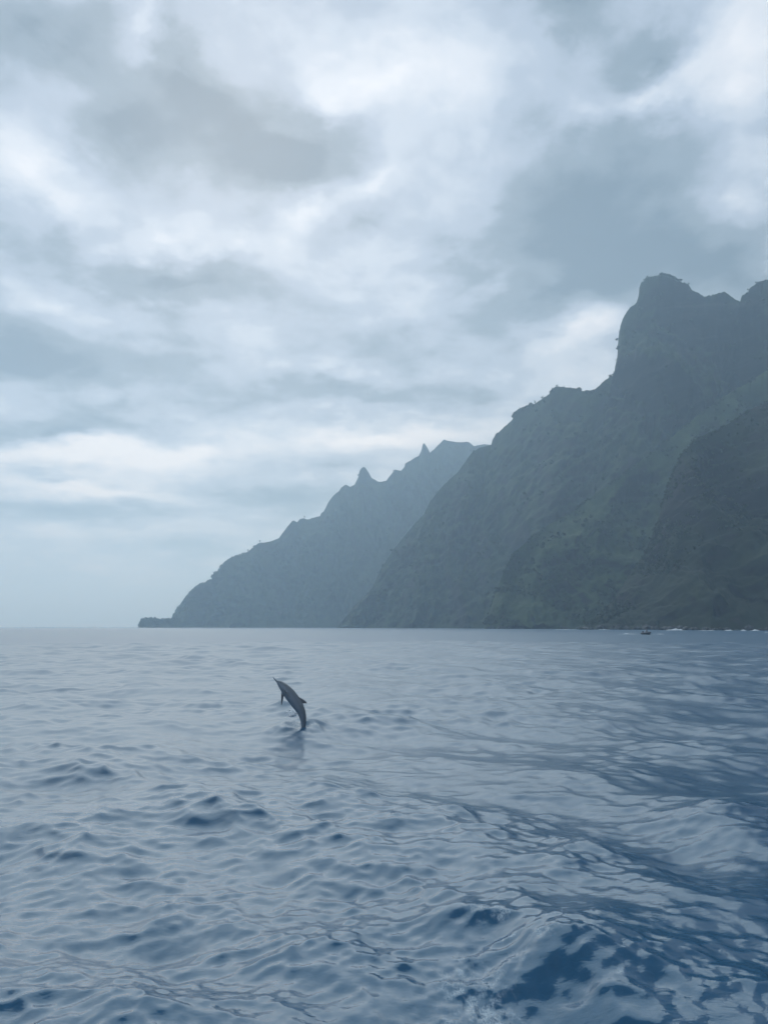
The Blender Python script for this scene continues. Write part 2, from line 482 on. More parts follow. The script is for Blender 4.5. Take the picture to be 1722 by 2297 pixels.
def polyline_resample(pts, step):
    pts = np.array(pts, float)
    d = np.r_[0, np.cumsum(np.hypot(*np.diff(pts, axis=0).T))]
    n = int(d[-1] / step)
    t = np.linspace(0, d[-1], n)
    return np.interp(t, d, pts[:, 0]), np.interp(t, d, pts[:, 1]), t
def ridge(name, crest, depth, base_depth, mat, label, step=1.5, rows=170, back_rows=22, lean=0.0, flute=(170, 55), seed=1,
          profile=1.5, crest_rough=1.2, back=500.0, smooth_px=60):
    px, py, t = polyline_resample(crest, step)
    dep = np.interp(px, *zip(*depth)); bdep = np.interp(px, *zip(*base_depth))
    # a broad mass under the jagged crest, so that pinnacles stay pinnacles
    k = max(3, int(smooth_px / step)) | 1
    ker = np.hanning(k + 2)[1:-1]; ker /= ker.sum()
    pys = np.convolve(np.pad(py, k // 2, mode='edge'), ker, 'valid')
    pys = np.minimum(np.maximum(pys, py) * 0.75 + pys * 0.25, HORIZON + 2)
    X, Y, Z = at(px, py, dep)
    _, _, Zs = at(px, pys, dep)
    Z = np.maximum(Z, -2); Zs = np.maximum(Zs, -3)
    Z = Z + crest_rough * (fbm(t / 5.0, t * 0, 3, seed + 50))
    w = np.linspace(0, 1, rows)[:, None]                      # 0 at the sea, 1 at the crest
    hpx = np.clip((HORIZON - py) / 400.0, 0, 1.4)
    pxs = px[None, :] - lean * hpx[None, :] * (1 - w) ** 1.1
    fz = w ** profile
    hor = w ** 0.9
    D = bdep[None, :] + (dep - bdep)[None, :] * hor
    gx = (pxs - CX) / F * CP                                 # azimuth slope (level ray)
    # keep the crest column on its exact line
    gx_c = X / Y
    gx = gx + (gx_c - gx[-1:, :])
    Zf = -4 + (Zs[None, :] + 4) * fz
    lift = smooth(w, 0.80, 1.0) ** 1.3
    Zf = Zf + (Z - Zs)[None, :] * lift
    XX = gx * D; YY = D * np.ones_like(XX)
    # gullies and buttresses running down the face
    sp, amp = flute
    uu = XX / sp + 0.35 * fbm(XX / (sp * 2.2), Zf / (sp * 2.5), 3, seed + 7); vv = Zf / (sp * 4.2)
    env = smooth(w, 0.0, 0.12) * (1 - smooth(w, 0.72, 1.0) * 0.93)
    env = 0.25 * (1 - smooth(w, 0.0, 0.12)) + env
    big = ridged(uu, vv, 2, seed, 0.4) - 0.55
    big = np.where(big > 0, big, big * 1.5)
    mid = ridged(uu * 3.1, vv * 3.8, 3, seed + 3, 0.55) - 0.55
    fin = fbm(XX / 22.0, Zf / 34.0 + YY / 50.0, 3, seed + 5, 0.45)
    push = (amp * big * 1.6 + amp * 0.48 * mid) * env + (amp * 0.10 * fin) * np.clip(env * 1.4 + 0.05, 0, 1)
    YY = YY - push
    XX = XX + 0.25 * push * np.sign(0.5 - 1) * 0.6
    Zf = Zf + (4.5 * fin + 0.9 * fbm(XX / 6.0, Zf / 6.0, 2, seed + 15)) * env * smooth(w, 0.02, 0.1)
    front = np.stack([XX, YY, Zf], -1)
    wb = np.linspace(0, 1, back_rows + 1)[1:, None]
    BY = Y[None, :] + back * wb ** 0.8
    BX = (X / Y)[None, :] * BY + 0.22 * (BY - Y[None, :])
    BZ = -5 + (Z[None, :] + 5) * (1 - wb ** 1.6)
    BZ = BZ + 8 * fbm(BX / 40, BY / 40, 3, seed + 21) * np.sin(np.pi * np.clip(wb, 0, 1))
    BZ = np.minimum(BZ, (H + (Z[None, :] - H) * BY / Y[None, :]) - 0.02 * back * wb)
    Pm = np.concatenate([front, np.stack([BX, BY, BZ], -1)], 0)
    me = grid_mesh(name, Pm)
    o = add(name, me, mat, None, label, 'mountain', 'structure')
    return o, front, np.stack([X, Y, Z], -1), px

FAR = [(388, 1409), (391, 1392), (394, 1380), (397, 1367), (406, 1357), (415, 1347), (419, 1338), (432, 1323), (449, 1310), (462, 1305), (475, 1299), (478, 1289), (490, 1282),
       (497, 1268), (507, 1260), (519, 1252), (537, 1246), (556, 1239), (566, 1229), (580, 1218), (596, 1216), (610, 1213), (625, 1206), (636, 1192), (647, 1178), (654, 1169), (659, 1167),
       (666, 1172), (672, 1164), (681, 1162), (690, 1166), (697, 1163), (708, 1160), (718, 1158), (721, 1150), (727, 1147), (735, 1129), (748, 1111), (760, 1102), (765, 1094), (775, 1087), (786, 1092),
       (795, 1087), (804, 1069), (806, 1057), (810, 1050), (815, 1047), (819, 1049), (821.5, 1055), (822.5, 1064), (833, 1072), (851, 1081), (866, 1078), (885, 1054), (891, 1055), (899, 1056), (907, 1048), (908.5, 1040),
       (926, 1030), (940, 1022), (945, 1010), (947.5, 998), (950, 994), (952.5, 996), (956, 1004), (964, 1016), (974, 1007), (986, 995), (995, 986), (1001, 988), (1016, 991), (1032, 992), (1050, 991),
       (1063, 1001), (1083, 997), (1101, 998), (1160, 985), (1240, 1000), (1340, 990)]
MID = [(764, 1410), (771, 1399), (792, 1361), (818, 1338), (836, 1318), (852, 1280), (880, 1236), (910, 1199), (930, 1176), (950, 1154), (965, 1123), (989, 1093), (1026, 1060), (1056, 1018), (1075, 1003),
       (1101, 997), (1104, 986), (1111, 972), (1118, 968), (1130, 957), (1148, 941), (1153, 928), (1164, 920), (1178, 913), (1202, 902), (1215, 893), (1228, 884), (1237, 877), (1243, 867), (1250, 865),
       (1267, 868), (1285, 869), (1297, 872), (1304, 876), (1312, 877), (1324, 880), (1336, 871), (1351, 857), (1364, 848), (1376, 842), (1378, 824), (1384, 800), (1385, 784), (1388, 745), (1392, 726), (1398, 710), (1412, 689),
       (1427, 678), (1432, 664), (1434, 641), (1438, 632), (1445, 626), (1448, 621), (1462, 617), (1476, 614), (1490, 615), (1504, 619), (1516, 626), (1530, 629), (1544, 632), (1547, 644), (1560, 650), (1575, 656), (1580, 661), (1592, 658), (1605, 655),
       (1616, 650), (1628, 648), (1641, 656), (1652, 663), (1664, 669), (1668, 656), (1682, 648), (1685, 640), (1702, 629), (1722, 625), (1770, 612), (1830, 640), (1900, 600), (2000, 560), (2150, 600), (2350, 560), (2600, 640)]
SPUR = [(1085, 1411), (1095, 1380), (1110, 1330), (1128, 1285), (1150, 1240), (1190, 1205), (1230, 1178), (1280, 1150), (1330, 1110), (1380, 1075), (1440, 1030), (1500, 985), (1560, 935), (1620, 890), (1680, 855), (1722, 830), (1800, 780), (1900, 730), (2050, 740), (2300, 700), (2600, 760)]
NEAR = [(1290, 1412), (1330, 1392), (1375, 1345), (1410, 1290), (1445, 1240), (1470, 1180), (1488, 1120), (1508, 1062), (1530, 1015), (1560, 985), (1600, 968), (1640, 946), (1680, 920), (1722, 900), (1800, 850), (1900, 830), (2050, 800), (2300, 830), (2600, 860)]
far_o, far_f, far_c, far_px = ridge('mountain', FAR, [(380, 2650), (700, 2950), (1400, 3200)], [(380, 2560), (500, 2480), (900, 2500), (1400, 2500)], MAT_FAR,
      'most distant headland with two rock pinnacles along its jagged crest', step=1.3, rows=130, lean=40, flute=(240, 95), seed=3, profile=1.15, smooth_px=45, crest_rough=1.2, back=700)
mid_o, mid_f, mid_c, mid_px = ridge('mountain', MID, [(760, 2000), (1100, 1900), (1320, 1560), (1480, 1430), (2600, 1250)], [(760, 1960), (1000, 1620), (1320, 1250), (1722, 1080), (2600, 950)], MAT_MID,
      'tallest mountain with a sheer square topped rock tower and wooded shoulder', step=1.8, rows=165, lean=110, flute=(190, 100), seed=8, profile=1.25, smooth_px=90, crest_rough=1.8)
spur_o, spur_f, spur_c, spur_px = ridge('mountain', SPUR, [(1085, 1200), (1330, 1230), (1722, 1240), (2600, 1000)], [(1085, 1160), (1330, 950), (1722, 850), (2600, 740)], MAT_SPUR,
      'green spur sloping down to the sea below the square topped tower', step=2.0, rows=140, lean=12, flute=(140, 62), seed=14, profile=1.2, smooth_px=60, crest_rough=1.5)
near_o, near_f, near_c, near_px = ridge('mountain', NEAR, [(1290, 860), (1450, 920), (1722, 950), (2600, 800)], [(1290, 845), (1450, 740), (1560, 655), (1722, 600), (2600, 480)], MAT_NEAR,
      'nearest dark rocky cliff at the right, standing in the surf', step=2.0, rows=180, lean=0, flute=(95, 50), seed=19, profile=1.0, smooth_px=60, crest_rough=1.2)

# the low wooded point at the tip of the far headland
ptx = np.linspace(308, 402, 90)
wq = np.linspace(-1, 1, 30)[:, None]
top = 26 * smooth(ptx, 310, 322) + 3 * fbm(ptx / 9, ptx * 0, 3, 4)
PX = (ptx - CX)[None, :] / F * CP
PY = 2480 + 60 * wq * np.ones_like(PX)
PZ = -3 + (top[None, :] * 0.55 + 3) * (1 - np.abs(wq) ** 2.5) + 2.5 * fbm(PX * 300, PY / 14, 3, 6)
add('terrain', grid_mesh('terrain', np.stack([PX * PY, PY, PZ], -1)), MAT_FAR, None, 'low flat wooded point jutting out at the foot of the far headland', 'terrain', 'structure')

# ------------------------------------------------------------------ vegetation
def leaf_material(name, a, b):
    m = NT(name)
    m.set('Base Color', m.ramp(m.noise(0.22, 4, 0.6), [(0.3, a), (0.7, b)]))
    m.set('Roughness', 0.75); m.set('Specular IOR Level', 0.2)
    return m.m
LEAF = leaf_material('leaves', (0.016, 0.026, 0.011), (0.034, 0.050, 0.021))
BARK = plain('bark', (0.07, 0.055, 0.045), 0.9, 0.3, 1.0)

def thicket(name, centres, sizes, label, quads=9, seed=0):
    """scrub and woodland: clumps of leaf sized faces"""
    r = np.random.default_rng(seed)
    n = len(centres)
    c = np.repeat(np.asarray(centres), quads, 0); s = np.repeat(np.asarray(sizes), quads)
    k = len(c)
    d = r.normal(size=(k, 3)); d /= np.linalg.norm(d, axis=1)[:, None]
    off = d * (r.random(k) ** 0.4 * s)[:, None] * np.array([1, 1, 0.7])
    ctr = c + off + np.array([0, 0, 1]) * (s * 0.55)[:, None]
    nrm = d + r.normal(size=(k, 3)) * 0.5
    nrm /= np.linalg.norm(nrm, axis=1)[:, None]
    a = np.cross(nrm, r.normal(size=(k, 3))); a /= np.linalg.norm(a, axis=1)[:, None]
    b = np.cross(nrm, a)
    h = (s * r.uniform(0.28, 0.6, k))[:, None]
    V = np.stack([ctr - a * h - b * h * .7, ctr + a * h * .8 - b * h, ctr + a * h + b * h * .8, ctr - a * h * .7 + b * h], 1).reshape(-1, 3)
    T = np.arange(len(V)).reshape(-1, 4)
    return add(name, tri_mesh(name, V, T), LEAF, None, label, 'woodland', 'stuff')
def scatter(front, crest, px, n, seed, lo, hi, w0=0.25, crest_n=0, crest_rng=(0, 9999), crest_size=(3, 6)):
    r = np.random.default_rng(seed)
    R, C = front.shape[:2]
    vis = np.where((px > 300) & (px < 1800))[0]
    i = (w0 + (1 - w0) * r.random(n)) * (R - 2); j = r.choice(vis, n)
    p = front[i.astype(int), j]
    keep = fbm(p[:, 0] / 60, p[:, 2] / 50, 3, seed) > -0.15
    keep &= p[:, 2] > 6
    p = p[keep]; s = r.uniform(lo, hi, len(p))
    if crest_n:
        cv = np.where((px > crest_rng[0]) & (px < crest_rng[1]))[0]
        q = crest[r.choice(cv, crest_n)]
        cs = r.uniform(*crest_size, crest_n)
        dens = fbm(q[:, 0] / 35, q[:, 0] * 0, 2, seed + 4) > -0.05
        q, cs = q[dens], cs[dens]
        q = q - np.array([0, 0, 1]) * (cs * 0.75)[:, None]
        p = np.concatenate([p, q]); s = np.r_[s, cs]
    return p, s
p1, s1 = scatter(far_f, far_c, far_px, 700, 2, 4, 8, 0.2, 160, (395, 560), (3.5, 6.5))
thicket('woodland', p1, s1, 'dark scrub and trees covering the most distant headland', 9, 5)
p1, s1 = scatter(mid_f, mid_c, mid_px, 1200, 3, 3, 6, 0.15, 420, (1140, 1330), (2.5, 5))
p2, s2 = scatter(mid_f, mid_c, mid_px, 10, 6, 3, 5, 0.15, 300, (1442, 1570), (1.6, 3.2))
thicket('woodland', np.concatenate([p1, p2]), np.r_[s1, s2], 'dark trees and scrub covering the tallest mountain below its tower', 9, 6)
p1, s1 = scatter(spur_f, spur_c, spur_px, 1400, 7, 2.5, 5, 0.1, 240, (1090, 1760), (2, 4))
thicket('woodland', p1, s1, 'green scrub covering the spur that slopes to the sea', 9, 7)
p1, s1 = scatter(near_f, near_c, near_px, 1100, 9, 1.5, 3.2, 0.35, 200, (1450, 1760), (1.5, 3))
thicket('woodland', p1, s1, 'sparse scrub clinging to the nearest dark cliff', 9, 8)
r_ = np.random.default_rng(12)
q = 420
pxq = r_.uniform(314, 398, q); yq = r_.uniform(2440, 2530, q)
zq = r_.uniform(2, 25, q) * smooth(pxq, 311, 320)
thicket('woodland', np.stack([(pxq - CX) / F * CP * yq, yq, zq], -1), r_.uniform(4, 7.5, q), 'dense dark trees on the low point at the far left', 10, 9)

def make_tree(seed, height, spread):
    r = np.random.default_rng(seed)
    bm = bmesh.new()
    def limb(a, b, ra, rb):
        a, b = Vector(a), Vector(b); d = (b - a).normalized()
        u = d.orthogonal().normalized(); w_ = d.cross(u)
        ring = []
        for p_, rad in ((a, ra), (b, rb)):
            ring.append([bm.verts.new(p_ + (u * math.cos(t) + w_ * math.sin(t)) * rad) for t in np.linspace(0, 2 * math.pi, 6, endpoint=False)])
        for i in range(6):
            bm.faces.new((ring[0][i], ring[0][(i + 1) % 6], ring[1][(i + 1) % 6], ring[1][i]))
    top_ = (r.normal() * .4, r.normal() * .4, height * .6)
    limb((0, 0, -1.0), (top_[0] * .4, top_[1] * .4, height * .32), height * .06, height * .045)
    limb((top_[0] * .4, top_[1] * .4, height * .32), top_, height * .045, height * .025)
    tips = [top_]
    for i in range(5):
        a = r.uniform(0, 6.28); rr = spread * r.uniform(.5, .9)
        tip = (rr * math.cos(a), rr * math.sin(a), height * r.uniform(.38, .85))
        limb((top_[0] * .5, top_[1] * .5, height * r.uniform(.3, .5)), tip, height * .014, height * .006)
        tips.append(tip)
    trunk = bpy.data.meshes.new('trunk'); bm.to_mesh(trunk); bm.free(); trunk.materials.append(BARK)
    V = []; 
    for i in range(230):
        tp = np.array(tips[r.integers(len(tips))]); d = r.normal(size=3); d /= np.linalg.norm(d)
        c = tp + d * np.array([1, 1, .8]) * spread * .6 * r.random() ** .5 + np.array([0, 0, height * .08])
        n = d + r.normal(size=3) * .6; n /= np.linalg.norm(n)
        a = np.cross(n, r.normal(size=3)); a /= np.linalg.norm(a); b = np.cross(n, a); h = spread * r.uniform(.07, .15)
        V += [c - a * h - b * h * .6, c + a * h - b * h * .8, c + a * h * .7 + b * h, c - a * h * .9 + b * h * .7]
    crown = tri_mesh('crown', np.array(V), np.arange(len(V)).reshape(-1, 4)); crown.materials.append(LEAF)
    return trunk, crown
TREES = [make_tree(s, h, w) for s, h, w in ((1, 11, 4.6), (2, 12, 4.0), (3, 9.5, 4.8), (4, 13, 3.2))]
def plant_tree(px, crest, cpx, k, scale, label, group):
    j = int(np.argmin(np.abs(cpx - px)))
    t = add('ridge_tree', None, None, None, label, 'tree', None, group)
    t.location = crest[j] - np.array([0, 0, 4.4 * scale])
    t.rotation_euler = (0, 0, random.uniform(0, 6.28)); t.scale = (scale,) * 3
    add('trunk', TREES[k][0], None, t); add('crown', TREES[k][1], None, t)
for i, (p_, which) in enumerate(((1157, 'lowest'), (1166, 'second lowest'), (1180, 'middle'), (1189, 'second highest'), (1200, 'highest'))):
    plant_tree(p_, mid_c, mid_px, i % 3, random.uniform(.6, .85), which + ' of the five small trees in a row climbing the wooded shoulder', 'row of trees low on the wooded shoulder')
plant_tree(1215, mid_c, mid_px, 1, .85, 'lone tree standing clear halfway up the wooded shoulder crest', None)
for p_, which in ((1233, 'lower'), (1239, 'upper')):
    plant_tree(p_, mid_c, mid_px, 2, .75, which + ' of two trees just left of the top of the wooded shoulder', 'trees just left of the shoulder top')
plant_tree(1249, mid_c, mid_px, 0, .6, 'tree on the very top of the wooded shoulder', None)
plant_tree(1366, mid_c, mid_px, 3, .6, 'small tree on the slope at the foot of the rock tower', None)
for p_, which in ((1444, 'left'), (1451, 'right')):
    plant_tree(p_, mid_c, mid_px, 2, .5, which + ' one of two bushy trees at the left edge of the tower top', 'trees at the left edge of the tower top')
plant_tree(1545, mid_c, mid_px, 2, .5, 'tree on the step at the right end of the tower top', None)
plant_tree(1676, mid_c, mid_px, 1, .5, 'tree on the ledge just right of the dip near the right edge of the skyline', None)
plant_tree(1695, mid_c, mid_px, 0, .5, 'tree on the rounded rise at the right edge of the skyline', None)
for p_, which in ((476, 'left'), (481, 'right')):
    plant_tree(p_, far_c, far_px, 1, 1.5, which + ' one of two tall trees on the notch low on the far headland crest', 'tall trees on the notch of the far headland')
for p_, which in ((556, 'below'), (582, 'above')):
    plant_tree(p_, far_c, far_px, 3, 1.2, 'thin tree sticking up just ' + which + ' the bend where the far headland crest flattens', 'thin trees on the far headland crest')
plant_tree(682, far_c, far_px, 3, 1.2, 'thin tree on the low knob left of the two pinnacles', None)
for p_, which in ((520, 'leftmost'), (529, 'second from left'), (538, 'second from right'), (545, 'rightmost')):
    plant_tree(p_, far_c, far_px, 0, 1.0, which + ' of four round topped trees fringing the far headland crest', 'fringe of trees low on the far headland')

# ------------------------------------------------------------------ surf
m = NT('white_water')
m.set('Base Color', m.ramp(m.noise(1.2, 4, 0.6), [(0.3, (0.36, 0.42, 0.46)), (0.6, (0.58, 0.62, 0.65))]))
m.set('Roughness', 0.8)
FOAM = m.m
def surf(name, px0, px1, Y, height, depth, label, category, seed, z0=-0.15, taper=1.0):
    n = max(14, int((px1 - px0) / F * Y / 0.7)); n = min(n, 160)
    u = np.linspace(0, 1, n)[None, :]; w = np.linspace(-1, 1, 9)[:, None]
    x = ((px0 + (px1 - px0) * u) - CX) / F * CP * Y + 0 * w
    e = np.sin(np.pi * u) ** taper
    lump = 0.45 + 0.9 * np.clip(0.5 + fbm(x / (2.5 + height * 2), x * 0 + seed, 3, seed), 0, 1.3)
    z = z0 + (height * e * lump) * (1 - np.abs(w) ** 1.6) + 0.12 * height * fbm(x * 1.1, w * 3 + seed, 2, seed + 1)
    y = Y + depth * w + 0.6 * depth * fbm(x / 14, x * 0, 2, seed + 9)
    z = np.where(np.abs(w) > .99, -0.6, z)
    return add(name, grid_mesh(name, np.stack([x, y, z], -1)), FOAM, None, label, category, 'stuff')
surf('surf', 1492, 1537, 640, 1.3, 4, 'long white breaker at the foot of the cliffs right of the motorboat', 'surf', 3)
surf('surf', 1622, 1641, 585, 0.9, 3, 'small patch of surf left of the foam near the right edge', 'surf', 5)
surf('surf', 1660, 1674, 575, 0.8, 3, 'smallest patch of surf below the nearest cliff', 'surf', 8)
surf('surf', 1678, 1704, 565, 1.2, 4, 'brightest patch of surf below the nearest cliff at the right edge', 'surf', 12)
surf('surf', 1692, 1760, 395, 0.25, 2, 'thin white foam line on the water at the right edge', 'surf', 15)
surf('surf', 1235, 1300, 830, 0.6, 3, 'faint surf line below the green spur', 'surf', 18)
surf('surf', 788, 812, 1900, 2.0, 5, 'tiny white breaker at the foot of the middle of the coast', 'surf', 22)

rk = np.random.default_rng(5); V, T = [], []
ico = bmesh.new(); bmesh.ops.create_icosphere(ico, subdivisions=2, radius=1); iv2 = np.array([v_.co[:] for v_ in ico.verts]); it2 = np.array([[v_.index for v_ in f.verts] for f in ico.faces]); ico.free()
n_ = 0
for fr, pxs_, lo_, hi_, cnt in ((near_f, near_px, 1300, 1760, 230), (spur_f, spur_px, 1090, 1420, 90)):
    cv = np.where((pxs_ > lo_) & (pxs_ < hi_))[0]
    base_row = np.argmax(fr[:, :, 2] > -0.5, axis=0)
    for j in rk.choice(cv, cnt):
        p_ = fr[base_row[j], j]; rad = 0.8 + 3.2 * rk.random() ** 3
        c = p_ + np.array([rk.normal() * 2, -rk.uniform(0, 9), 0]); c[2] = rad * rk.uniform(-.2, .35)
        sh = iv2 * (1 + 0.35 * fbm(iv2[:, 0] * 1.3 + j, iv2[:, 1] * 1.3 + iv2[:, 2], 2, 3))[:, None] * rk.uniform(.6, 1.3, 3) * rad
        V.append(c + sh); T.append(it2 + len(iv2) * n_); n_ += 1
ROCK = plain('wet_rock', (0.012, 0.013, 0.015), 0.6, 0.5, 0.3)
add('shore_rocks', tri_mesh('shore_rocks', np.concatenate(V), np.concatenate(T)), ROCK, None, 'dark wet boulders strewn along the foot of the cliffs', 'rocks', 'stuff')
surf('surf', 1560, 1606, 605, 0.5, 3, 'faint broken foam line between the long breaker and the right hand surf', 'surf', 41)
surf('surf', 1330, 1372, 790, 0.6, 3, 'faint foam line at the cliff foot left of the motorboat', 'surf', 44)

# ------------------------------------------------------------------ motorboat
BOATY = 293.0
bx = (1448.5 - CX) / F * CP * BOATY
HULL = plain('hull_paint', (0.06, 0.075, 0.095), 0.45, 0.2, 1.0)
TUBE = plain('tube_rubber', (0.085, 0.095, 0.11), 0.6, 0.2, 1.0)
CONSOLE = plain('console_gelcoat', (0.30, 0.33, 0.36), 0.4, 0.1, 1.0)
GLASS = plain('tinted_screen', (0.05, 0.06, 0.07), 0.1, 0.05, 1.0)
ENGINE = plain('engine_cowl', (0.03, 0.03, 0.035), 0.35, 0.1, 1.0)
boat = add('motorboat', None, None, None, 'small dark motorboat under way in front of the cliffs', 'boat')
boat.location = (bx, BOATY, sea_z(bx, BOATY) + 0.05)
boat.rotation_euler = (0.0, 0, math.radians(6))
# bow towards the camera (-Y)
st = np.linspace(0, 1, 16)
rows_ = []
for s in st:
    y = 3.0 - 6.2 * s
    half = 0.95 * (1 - max(0, (s - .55) / .45) ** 2.2) + 0.02
    keel = -0.45 + 0.75 * max(0, (s - .6) / .4) ** 2
    sheer = 0.45 + 0.35 * s ** 2
    rows_.append([(-half, y, sheer), (-half * .92, y, 0.05 + .3 * s * s), (-half * .5, y, keel * .5 + .02), (0, y, keel), (half * .5, y, keel * .5 + .02), (half * .92, y, 0.05 + .3 * s * s), (half, y, sheer),
                  (half * .85, y, sheer - .05), (half * .8, y, .12 + .2 * s * s), (-half * .8, y, .12 + .2 * s * s), (-half * .85, y, sheer - .05), (-half, y, sheer)])
me = grid_mesh('hull', np.array(rows_)); bm = bmesh.new(); bm.from_mesh(me)
bmesh.ops.remove_doubles(bm, verts=bm.verts, dist=1e-4)
bmesh.ops.holes_fill(bm, edges=bm.edges); bmesh.ops.recalc_face_normals(bm, faces=bm.faces); bm.to_mesh(me); bm.free()
add('hull', me, HULL, boat)
def sweep(path, rad, n=10, squash=1.0):
    path = [Vector(p) for p in path]; rings = []
    for i, p_ in enumerate(path):
        d = (path[min(i + 1, len(path) - 1)] - path[max(i - 1, 0)]).normalized()
        side = d.cross(Vector((0, 0, 1))).normalized() if abs(d.z) < .95 else Vector((1, 0, 0))
        up = side.cross(d); rr = rad[i] if hasattr(rad, '__len__') else rad
        rings.append([tuple(p_ + side * math.cos(t) * rr + up * math.sin(t) * rr * squash) for t in np.linspace(0, 2 * math.pi, n + 1)])
    return np.array(rings)
for side in (-1, 1):
    pth = [(side * (1.0 * (1 - max(0, (s - .5) / .5) ** 2.2) + 0.02), 3.1 - 6.4 * s, .48 + .35 * s ** 2) for s in np.linspace(0, 1, 18)]
    add('side_tube', grid_mesh('side_tube', sweep(pth, [.10] + [.23] * 16 + [.20])), TUBE, boat)
def box(name, sx, sy, sz, loc, mat, parent, bevel=0.04, taper=1.0):
    bm = bmesh.new(); bmesh.ops.create_cube(bm, size=1)
    for v_ in bm.verts:
        k = taper if v_.co.z > 0 else 1
        v_.co = Vector((v_.co.x * sx * k, v_.co.y * sy * k, v_.co.z * sz)) + Vector(loc)
    bmesh.ops.bevel(bm, geom=bm.edges[:], offset=bevel, segments=2, affect='EDGES')
    me = bpy.data.meshes.new(name); bm.to_mesh(me); bm.free()
    return add(name, me, mat, parent)
con = box('console', .95, .8, .95, (0.05, .2, .68), CONSOLE, boat, .06, .85)
box('windscreen', .8, .05, .42, (0.05, -.1, 1.33), GLASS, con, .015, .8)
eng = box('outboard_motor', .42, .6, .7, (0, 3.15, .95), ENGINE, boat, .1, .8)
box('engine_leg', .16, .25, 1.0, (0, 3.2, .2), ENGINE, eng, .03)
box('seat', .9, .5, .5, (0.05, 1.35, .45), CONSOLE, boat, .06, .9)
# the helmsman: one continuous skinned figure
def skin_person(name, joints, edges, mat, label, subdiv=1):
    me = bpy.data.meshes.new(name)
    me.from_pydata([j[0] for j in joints], edges, [])
    o = bpy.data.objects.new(name, me); col.objects.link(o)
    sk = o.modifiers.new('skin', 'SKIN'); o.modifiers.new('sub', 'SUBSURF').levels = subdiv
    for d, j in zip(me.skin_vertices[0].data, joints): d.radius = (j[1], j[1] * j[2] if len(j) > 2 else j[1])
    me.skin_vertices[0].data[0].use_root = True
    dg = bpy.context.evaluated_depsgraph_get(); dg.update()
    m2 = bpy.data.meshes.new_from_object(o.evaluated_get(dg)); m2.name = name
    bpy.data.objects.remove(o)
    m2.materials.clear()
    m2.polygons.foreach_set('use_smooth', np.ones(len(m2.polygons), dtype=bool))
    return add(name, m2, mat, None, label, 'person')
m = NT('clothes_and_skin')
tcn = m.new('ShaderNodeTexCoord'); sz = m.new('ShaderNodeSeparateXYZ'); m.link(tcn.outputs['Object'], sz.inputs[0])
rp = m.new('ShaderNodeValToRGB'); rp.color_ramp.interpolation = 'CONSTANT'
e = rp.color_ramp.elements; e[0].position = 0; e[0].color = (.03, .035, .05, 1); e[1].position = .93; e[1].color = (.02, .02, .02, 1)
for p_, c_ in ((.49, (.55, .58, .62, 1)), (.81, (.30, .19, .14, 1))): x_ = e.new(p_); x_.color = c_
m.link(m.math('DIVIDE', sz.outputs[2], 1.8), rp.inputs[0]); m.link(rp.outputs[0], m.b.inputs['Base Color'])
m.set('Roughness', .8)
J = [((0, 0, .92), .15, .75), ((0, 0, 1.15), .145, .7), ((0, 0, 1.38), .17, .6), ((0, 0, 1.50), .065), ((0, -.02, 1.60), .085), ((0, -.02, 1.72), .09),
     ((.19, 0, 1.40), .07), ((.25, -.12, 1.15), .05), ((.16, -.36, 1.10), .038), ((.14, -.45, 1.11), .04),
     ((-.19, 0, 1.40), .07), ((-.25, -.12, 1.15), .05), ((-.16, -.36, 1.10), .038), ((-.14, -.45, 1.11), .04),
     ((.10, 0, .86), .095), ((.12, -.03, .47), .065), ((.13, 0, .08), .045), ((.13, -.16, .04), .04),
     ((-.10, 0, .86), .095), ((-.12, -.03, .47), .065), ((-.13, 0, .08), .045), ((-.13, -.16, .04), .04)]
E = [(0, 1), (1, 2), (2, 3), (3, 4), (4, 5), (2, 6), (6, 7), (7, 8), (8, 9), (2, 10), (10, 11), (11, 12), (12, 13), (0, 14), (14, 15), (15, 16), (16, 17), (0, 18), (18, 19), (19, 20), (20, 21)]
per = skin_person('person', J, E, m.m, 'person in a pale top standing at the helm of the far motorboat')
per.location = Vector(boat.location) + Vector((0.05, .85, .32))
surf('boat_wake', 1376, 1440, 308, 0.26, 1.4, 'white wake foam streaming left of the small motorboat', 'wake', 31, -0.1, .7)
surf('boat_wake', 1456, 1490, 306, 0.26, 1.2, 'white wake foam streaming right of the small motorboat', 'wake', 33, -0.1, .7)

# ------------------------------------------------------------------ dolphin
DY = DOLY
def dz(px, py):           # photograph pixel of the dolphin close-up -> photograph pixel
    return 560 + px / 7.536, 1480 + py / 7.536
LEN = 2.12
S_ = np.array([0, .03, .08, .14, .165, .19, .24, .30, .40, .55, .72, .88, 1.02, 1.18, 1.34, 1.50, 1.66, 1.80, 1.92, 2.0])
HH = np.array([.008, .014, .019, .024, .029, .044, .070, .094, .124, .154, .172, .176, .168, .152, .130, .108, .086, .062, .038, .014])
HW = np.array([.010, .015, .020, .026, .032, .048, .074, .094, .118, .142, .158, .160, .152, .136, .112, .088, .064, .040, .022, .010])
CO = np.array([-.020, -.020, -.020, -.018, -.014, -.004, .0, .0, .0, .0, .0, .0, .0, .002, .006, .008, .008, .006, .002, 0])
ss = np.linspace(0, 2.0, 90)
h_, w_, c_ = np.interp(ss, S_, HH), np.interp(ss, S_, HW), np.interp(ss, S_, CO)
def loft(rings):
    bm = bmesh.new(); vs = [[bm.verts.new(p) for p in r] for r in rings]
    for a, b in zip(vs[:-1], vs[1:]):
        n = len(a)
        for i in range(n): bm.faces.new((a[i], a[(i + 1) % n], b[(i + 1) % n], b[i]))
    bm.faces.new(vs[0][::-1]); bm.faces.new(vs[-1])
    bmesh.ops.recalc_face_normals(bm, faces=bm.faces)
    return bm
tt = np.linspace(0, 2 * np.pi, 28, endpoint=False)
